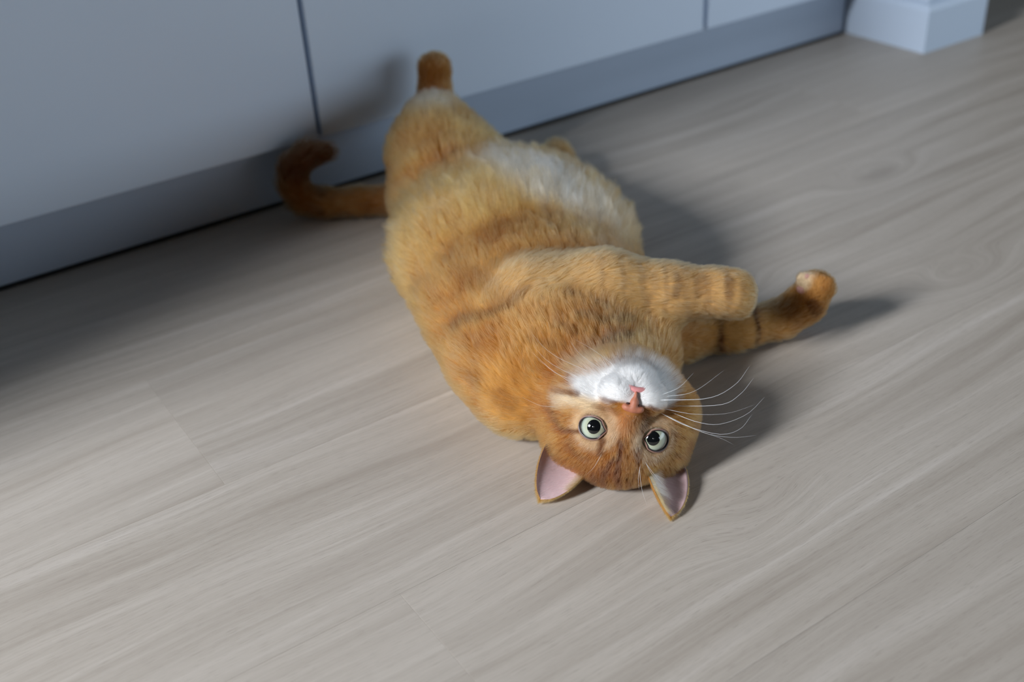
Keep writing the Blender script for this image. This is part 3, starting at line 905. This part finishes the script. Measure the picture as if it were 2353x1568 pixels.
def smooth_line(pts, m=14):
    pts = [np.array(p, float) for p in pts]
    pts = [2 * pts[0] - pts[1]] + pts + [2 * pts[-1] - pts[-2]]
    out = []
    n = len(pts) - 3
    for i in range(m + 1):
        t = i / m * n; k = min(int(t), n - 1); f = t - k
        a, b, c_, d = pts[k:k + 4]
        out.append(0.5 * ((2 * b) + (c_ - a) * f + (2 * a - 5 * b + 4 * c_ - d) * f * f + (3 * b - a - 3 * c_ + d) * f ** 3))
    return out


THICKW = {2, 3, 5, 6, 7}
for i, pts in enumerate(WHISKERS + BROW_WHISKERS):
    sp = [hw(*q) for q in smooth_line(pts)]
    for q in sp: q[2] = max(q[2], 0.0015)
    r0 = 0.00020 if i in THICKW else (0.00013 if i < 9 else 0.00009)
    link_mesh('whisker' if i < len(WHISKERS) else 'brow_whisker', tube_mesh('whisker', sp, [r0 * (1 - 0.85 * k / (len(sp) - 1)) for k in range(len(sp))], 5), wh_mat, cat, True)

# ---- ears: cupped shells folded against the floor
ear_in = plain_mat('pink_inner_ear', (0.52, 0.36, 0.36), 0.55, 0.35, 0.15, 90, **{'Subsurface Weight': 0.15, 'Subsurface Radius': (0.004, 0.0015, 0.001)})
ear_out = plain_mat('orange_ear_back', (0.52, 0.25, 0.09), 0.8, 0.2, 0.15, 200)


def ear_geo(B, T, N, w0, cup):
    B, T, N = V3(*B), V3(*T), V3(*N)
    A = T - B; h = np.linalg.norm(A); a = A / h
    N = N - a * (N @ a); N /= np.linalg.norm(N)
    Wd = np.cross(a, N)
    nu, nvv = 17, 19
    F_, Bk = [], []
    for j in range(nvv):
        v = -0.25 + 1.25 * j / (nvv - 1)
        w = w0 * (max(0.0, 1 - max(v, 0) ** 2.0)) ** 0.64 * (1.0 if v > 0 else 1 + v * 0.6) + 0.012
        for i in range(nu):
            u = -1 + 2 * i / (nu - 1)
            p = B + A * v + Wd * w * math.sin(u * 1.25) / math.sin(1.25) + N * (w * cup * (1 - math.cos(u * 1.25)) - 0.25 * v * v)
            F_.append(p)
            Bk.append(p - N * 0.11 * math.cos(u * 1.25) + Wd * 0.0 * u)
    F_ = np.array(F_); Bk = np.array(Bk)
    return F_, Bk, nu, nvv, a, N, Wd


EARS = [((-3.35, 0.10, 3.45), (-4.85, 2.25, 6.80), (0.10, 1.0, -0.45), 1.90, 0.55),
        ((3.65, 1.1, 3.15), (4.55, 4.6, 5.65), (0.30, 0.75, -0.95), 1.85, 0.60)]
EAR_DATA = []
for spec in EARS:
    F_, Bk, nu, nvv, a_, N_, W_ = ear_geo(*spec)
    n0 = len(F_)
    fs, mi = [], []
    for j in range(nvv - 1):
        for i in range(nu - 1):
            q = (j * nu + i, j * nu + i + 1, (j + 1) * nu + i + 1, (j + 1) * nu + i)
            fs.append(q); mi.append(0)
            fs.append(tuple(n0 + k for k in q[::-1])); mi.append(1)
    rim = [j * nu for j in range(nvv)] + [(nvv - 1) * nu + i for i in range(1, nu)] + [j * nu + nu - 1 for j in range(nvv - 2, -1, -1)]
    for p, q in zip(rim[:-1], rim[1:]):
        fs.append((p, q, n0 + q, n0 + p)); mi.append(1)
    Wv = HO + np.concatenate([F_, Bk]) @ HR.T * 0.01
    Wv[:, 2] = np.maximum(Wv[:, 2], 0.0012)
    me = mesh_from('ear', Wv, fs)
    me.materials.append(ear_in); me.materials.append(ear_out)
    me.polygons.foreach_set('material_index', mi)
    bm = bmesh.new(); bm.from_mesh(me); bmesh.ops.recalc_face_normals(bm, faces=bm.faces); bm.to_mesh(me); bm.free()
    eo = link_mesh('ear', me, None, cat, True)
    tag(eo, 'ear with pink inside')
    EAR_DATA.append((Wv[:n0], Wv[n0:], nu, nvv, HR @ a_, HR @ N_, HR @ W_))

# ---- fur
fr = np.random.RandomState(11)


def sample_skin(n, tri, V, N, wt):
    A = V[tri[:, 0]]; B = V[tri[:, 1]]; Cc = V[tri[:, 2]]
    area = np.linalg.norm(np.cross(B - A, Cc - A), axis=1) * 0.5 * wt
    cdf = np.cumsum(area); cdf /= cdf[-1]
    t = np.searchsorted(cdf, fr.rand(n))
    u = np.sqrt(fr.rand(n)); v = fr.rand(n)
    b0 = 1 - u; b1 = u * (1 - v); b2 = u * v
    tr = tri[t]
    f = lambda X: X[tr[:, 0]] * b0[:, None] + X[tr[:, 1]] * b1[:, None] + X[tr[:, 2]] * b2[:, None]
    return f(V), f(N), tr, (b0, b1, b2)


body_me.calc_loop_triangles()
tri = np.empty(len(body_me.loop_triangles) * 3, dtype=np.int32); body_me.loop_triangles.foreach_get('vertices', tri); tri = tri.reshape(-1, 3)
wv = 1.0 + 3.2 * rwV['head'] + 0.35 * (rwV['foreleg'] + rwV['foreleg2']) + 0.25 * rwV['torso'] - 0.25 * rwV['tail'] - 0.2 * rwV['hindleg2']
wv = wv * (VB[:, 2] > 0.006)
NH = int(os.environ.get('CAT_HAIR', 320000))
RP, RN, tr_, bc = sample_skin(NH, tri, VB, VN, wv[tri].mean(1))
RN /= np.linalg.norm(RN, axis=1, keepdims=True)
ip = lambda X: X[tr_[:, 0]] * bc[0] + X[tr_[:, 1]] * bc[1] + X[tr_[:, 2]] * bc[2]
rw = {k: ip(v) for k, v in rwV.items()}
hl = ip(hlV); lift = ip(liftV)
fl = np.stack([ip(flowV[:, i]) for i in range(3)], 1)
Lc = to_local(RP)
# no hair on the eyes, the nose leather and the lips; short hair around them
keep = np.ones(NH, bool)
near = np.zeros(NH)
for s, c in zip((-1, 1), EYES):
    q = RP - c; d = np.linalg.norm(q, axis=1); ca_ = (q @ eye_dir(s)) / (d + 1e-9)
    ang = np.degrees(np.arccos(np.clip(ca_, -1, 1)))
    vert = np.abs(q @ HU) / (np.sqrt(np.maximum(d * d - (q @ eye_dir(s)) ** 2, 1e-12)))
    ang = ang * (1 + 0.22 * vert ** 2)
    close = d < 0.020
    keep &= ~(close & (ang < 58))
    near = np.maximum(near, np.where(d < 0.03, sstep(d * ang / 60, 0.022, 0.013), 0))
nd = np.sqrt((Lc[:, 0] / 0.85) ** 2 + ((Lc[:, 1] - 5.2) / 0.8) ** 2 + ((Lc[:, 2] + 1.65) / 0.70) ** 2)
keep &= ~((nd < 1.0) & (rw['head'] > 0.5))
near = np.maximum(near, sstep(nd, 2.2, 1.1) * (rw['head'] > 0.5))
hl = hl * (1 - 0.62 * near)
# fluffier on top of the belly than along the flanks
top = sstep(RN[:, 2], 0.0, 0.7)
hl = hl * (1 - 0.30 * rw['belly'] * (1 - top))
hl = hl * (0.75 + 0.5 * fr.rand(NH)) * (1 + rw['belly'] * 0.5 * (vnoise(RP + 2.0, 110.0, 1)[:, 0] - 0.4))
lift = lift * (0.75 + 0.5 * fr.rand(NH))
lift = lift * (1 - 0.45 * rw['belly'] * (1 - top))
fl = fl - RN * (fl * RN).sum(1, keepdims=True)
fl /= np.linalg.norm(fl, axis=1, keepdims=True) + 1e-9
n1 = vnoise(RP, 60.0) - 0.5; n2 = vnoise(RP + 5.0, 170.0) - 0.5
wild = 0.55 + 0.6 * rw['belly'] - 0.25 * rw['head']
fl = fl + (n1 * 0.9 + n2 * 0.9) * wild[:, None] + fr.normal(0, 0.10, (NH, 3))
fl -= RN * (fl * RN).sum(1, keepdims=True)
fl /= np.linalg.norm(fl, axis=1, keepdims=True) + 1e-9
d0 = fl * (1 - lift)[:, None] + RN * (lift + 0.15)[:, None]
d0 /= np.linalg.norm(d0, axis=1, keepdims=True)
cl = coat(RP, rw)
vr = 0.14 + 0.14 * rw['belly']
cl = cl * (1 - vr + 2 * vr * fr.rand(NH))[:, None]
pale = (fr.rand(NH) < 0.07 + 0.05 * rw['belly'])[:, None]
cl = np.where(pale, cl * 0.5 + CREAM * 0.5, cl)
thick = 0.000040 + 0.000018 * fr.rand(NH) + 0.000025 * rw['belly'] + 0.000025 * rw['hindleg'] - 0.000006 * rw['head']
K = 5
STR = [(RP[keep], d0[keep], fl[keep], hl[keep], np.clip(cl, 0.003, 0.95)[keep], thick[keep])]
# ears: fuzz on the back and rim, pale hairs reaching across the hollow
for (Fp, Bp, nu, nvv, a_, N_, W_), s in zip(EAR_DATA, (-1, 1)):
    n = 5200
    j = fr.rand(n) * (nvv - 1.001); i = fr.rand(n) * (nu - 1.001)
    def bil(G, i, j):
        i0 = i.astype(int); j0 = j.astype(int); fi = (i - i0)[:, None]; fj = (j - j0)[:, None]
        G = G.reshape(nvv, nu, 3)
        return (G[j0, i0] * (1 - fi) + G[j0, i0 + 1] * fi) * (1 - fj) + (G[j0 + 1, i0] * (1 - fi) + G[j0 + 1, i0 + 1] * fi) * fj
    p = bil(Bp, i, j)
    fdir = np.tile(a_, (n, 1)) + fr.normal(0, 0.12, (n, 3))
    dd = fdir * 0.75 - N_ * 0.35
    dd /= np.linalg.norm(dd, axis=1, keepdims=True); fdir /= np.linalg.norm(fdir, axis=1, keepdims=True)
    cc = (ORANGE * 0.6 + LIGHT * 0.4) * (0.8 + 0.4 * fr.rand(n))[:, None]
    STR.append((p, dd, fdir, 0.0030 + 0.0015 * fr.rand(n), cc, np.full(n, 0.00005)))
    # rim fringe
    n = 1500
    side = fr.rand(n) < 0.5
    i = np.where(side, 0.2 * fr.rand(n), nu - 1.2 + 0.19 * fr.rand(n)); j = (0.15 + 0.845 * fr.rand(n)) * (nvv - 1.001)
    p = bil(Fp, i, j)
    out = np.where(side[:, None], -W_, W_) * 0.5 + a_ * 0.8 + fr.normal(0, 0.15, (n, 3))
    out /= np.linalg.norm(out, axis=1, keepdims=True)
    STR.append((p, out, out, 0.0012 + 0.0012 * fr.rand(n), (LIGHT * 0.7 + ORANGE * 0.3) * (0.85 + 0.3 * fr.rand(n))[:, None], np.full(n, 0.000045)))
    # short orange hair running from the forehead onto the inner half of the ear
    n = 900 if s < 0 else 2600
    i = (0.05 + 2.6 * fr.rand(n) ** 1.5) if s < 0 else (nu - 1.05 - 7.0 * fr.rand(n) ** 1.3)
    j = np.clip(0.12 + (0.55 if s < 0 else 0.8) * fr.rand(n), 0, 0.97) * (nvv - 1.001)
    p = bil(Fp, i, j)
    dd = a_ * 0.8 + N_ * 0.35 + (W_ if s < 0 else -W_) * 0.35 + fr.normal(0, 0.12, (n, 3))
    dd /= np.linalg.norm(dd, axis=1, keepdims=True)
    mixw = np.clip(0.25 + 0.9 * fr.rand(n) * (i if s < 0 else (nu - 1 - i)) / 5.0, 0, 1)[:, None]
    STR.append((p, dd, dd, 0.005 + 0.003 * fr.rand(n), (LIGHT * (1 - mixw) + CREAM * mixw) * (0.8 + 0.3 * fr.rand(n))[:, None], np.full(n, 0.000045)))
    # fine pale fuzz in the hollow
    n = 1400
    i = (0.08 + 0.84 * fr.rand(n)) * (nu - 1.001); j = (0.15 + 0.8 * fr.rand(n)) * (nvv - 1.001)
    p = bil(Fp, i, j)
    dd = a_ * 0.7 + N_ * 0.3 + (W_ if s < 0 else -W_) * 0.5 + fr.normal(0, 0.15, (n, 3))
    dd /= np.linalg.norm(dd, axis=1, keepdims=True)
    STR.append((p, dd, dd, 0.004 + 0.003 * fr.rand(n), WHITE_F * (0.8 + 0.2 * fr.rand(n))[:, None], np.full(n, 0.000018)))
    # inner tufts from the edge next to the forehead
    n = 420 if s < 0 else 900
    inner = 0.6 if s < 0 else nu - 1.6
    i = np.clip(inner + fr.normal(0, 0.9, n), 0, nu - 1.01); j = np.clip((0.22 + 0.5 * fr.rand(n) ** 1.2), 0, 0.95) * (nvv - 1.001)
    p = bil(Fp, i, j)
    acr = (W_ if s < 0 else -W_)
    dd = acr * 0.75 + a_ * 0.45 + N_ * 0.35 + fr.normal(0, 0.13, (n, 3))
    dd /= np.linalg.norm(dd, axis=1, keepdims=True)
    STR.append((p, dd, np.tile(acr * 0.6 + a_ * 0.6 - N_ * 0.2, (n, 1)), (0.009 if s < 0 else 0.014) * (0.6 + 0.7 * fr.rand(n)), WHITE_F * (0.85 + 0.15 * fr.rand(n))[:, None], np.full(n, 0.00004)))
P0, D0, FL, HL, CL, TH = (np.concatenate([q[k] for q in STR]) for k in range(6))
N_H = len(P0)
T_ = np.linspace(0, 1, K)
PTS = P0[:, None, :] + HL[:, None, None] * (D0[:, None, :] * T_[None, :, None] * (1 - 0.35 * T_[None, :, None]) + FL[:, None, :] * 0.35 * (T_ ** 2)[None, :, None])
# tufts: every strand leans towards the leader of its clump
from mathutils import kdtree
n_skin = int(keep.sum())
bel = rw['belly'][keep]; hd = rw['head'][keep]
lead = np.where(fr.rand(n_skin) < (1 / 42.0) * (1 - bel) + bel / 55.0)[0]
kd = kdtree.KDTree(len(lead))
for k_, i_ in enumerate(lead): kd.insert(P0[i_], k_)
kd.balance()
find = kd.find
own = np.fromiter((find(p_)[1] for p_ in P0[:n_skin].tolist()), dtype=np.int64, count=n_skin)
ci = lead[own]
same = (PTS[ci, -1] - PTS[:n_skin, -1])
amt = (0.40 + 0.24 * bel - 0.12 * hd) * (np.linalg.norm(same, axis=1) < 0.02)
PTS[:n_skin] += amt[:, None, None] * (T_ ** 1.4)[None, :, None] * (PTS[ci] - PTS[:n_skin])
ctone = fr.normal(0, 1, len(lead))[own]
CL[:n_skin] *= np.clip(1 + 0.11 * ctone, 0.6, 1.4)[:, None]
warm = np.clip(ctone * 0.35, 0, 1)[:, None] * bel[:, None] * 0.6
CL[:n_skin] = np.clip(CL[:n_skin] * (1 - warm) + (ORANGE * 0.5 + LIGHT * 0.5) * warm, 0.003, 0.95)
PTS[:, :, 2] = np.maximum(PTS[:, :, 2], 0.0010)
RAD = TH[:, None] * np.array([1.0, 1.0, 0.9, 0.65, 0.12])[None, :]
hc = bpy.data.hair_curves.new('fur')
hc.add_curves([K] * N_H)
hc.position_data.foreach_set('vector', PTS.astype(np.float32).ravel())
ra_ = hc.attributes.get('radius') or hc.attributes.new('radius', 'FLOAT', 'POINT')
ra_.data.foreach_set('value', RAD.astype(np.float32).ravel())
cat_ = hc.attributes.new('coat', 'FLOAT_COLOR', 'CURVE')
cat_.data.foreach_set('color', np.concatenate([CL, np.ones((N_H, 1))], 1).astype(np.float32).ravel())
fm = NT('cat_fur')
fa = fm.n('ShaderNodeAttribute', attribute_name='coat')
hi_ = fm.n('ShaderNodeHairInfo')
tipc = fm.mix(fm.math('MULTIPLY', hi_.outputs['Intercept'], 0.07), fa.outputs['Color'], (0.80, 0.62, 0.40))
hb = fm.n('ShaderNodeBsdfHairPrincipled', model='CHIANG', parametrization='COLOR')
fm.l(tipc, hb.inputs['Color'])
hb.inputs['Roughness'].default_value = 0.42
hb.inputs['Radial Roughness'].default_value = 0.6
hb.inputs['IOR'].default_value = 1.40
fm.l(hb.outputs[0], fm.out.inputs['Surface'])
hc.materials.append(fm.mat)
fur = bpy.data.objects.new('fur', hc)
COL.objects.link(fur)
fur.parent = cat
fur.matrix_parent_inverse = Matrix.Translation(-Vector(cat.location))
tag(fur, 'short orange tabby fur with a pale belly and white chin', kind='stuff')
SC.cycles_curves.shape = 'RIBBONS'
SC.cycles_curves.subdivisions = 2
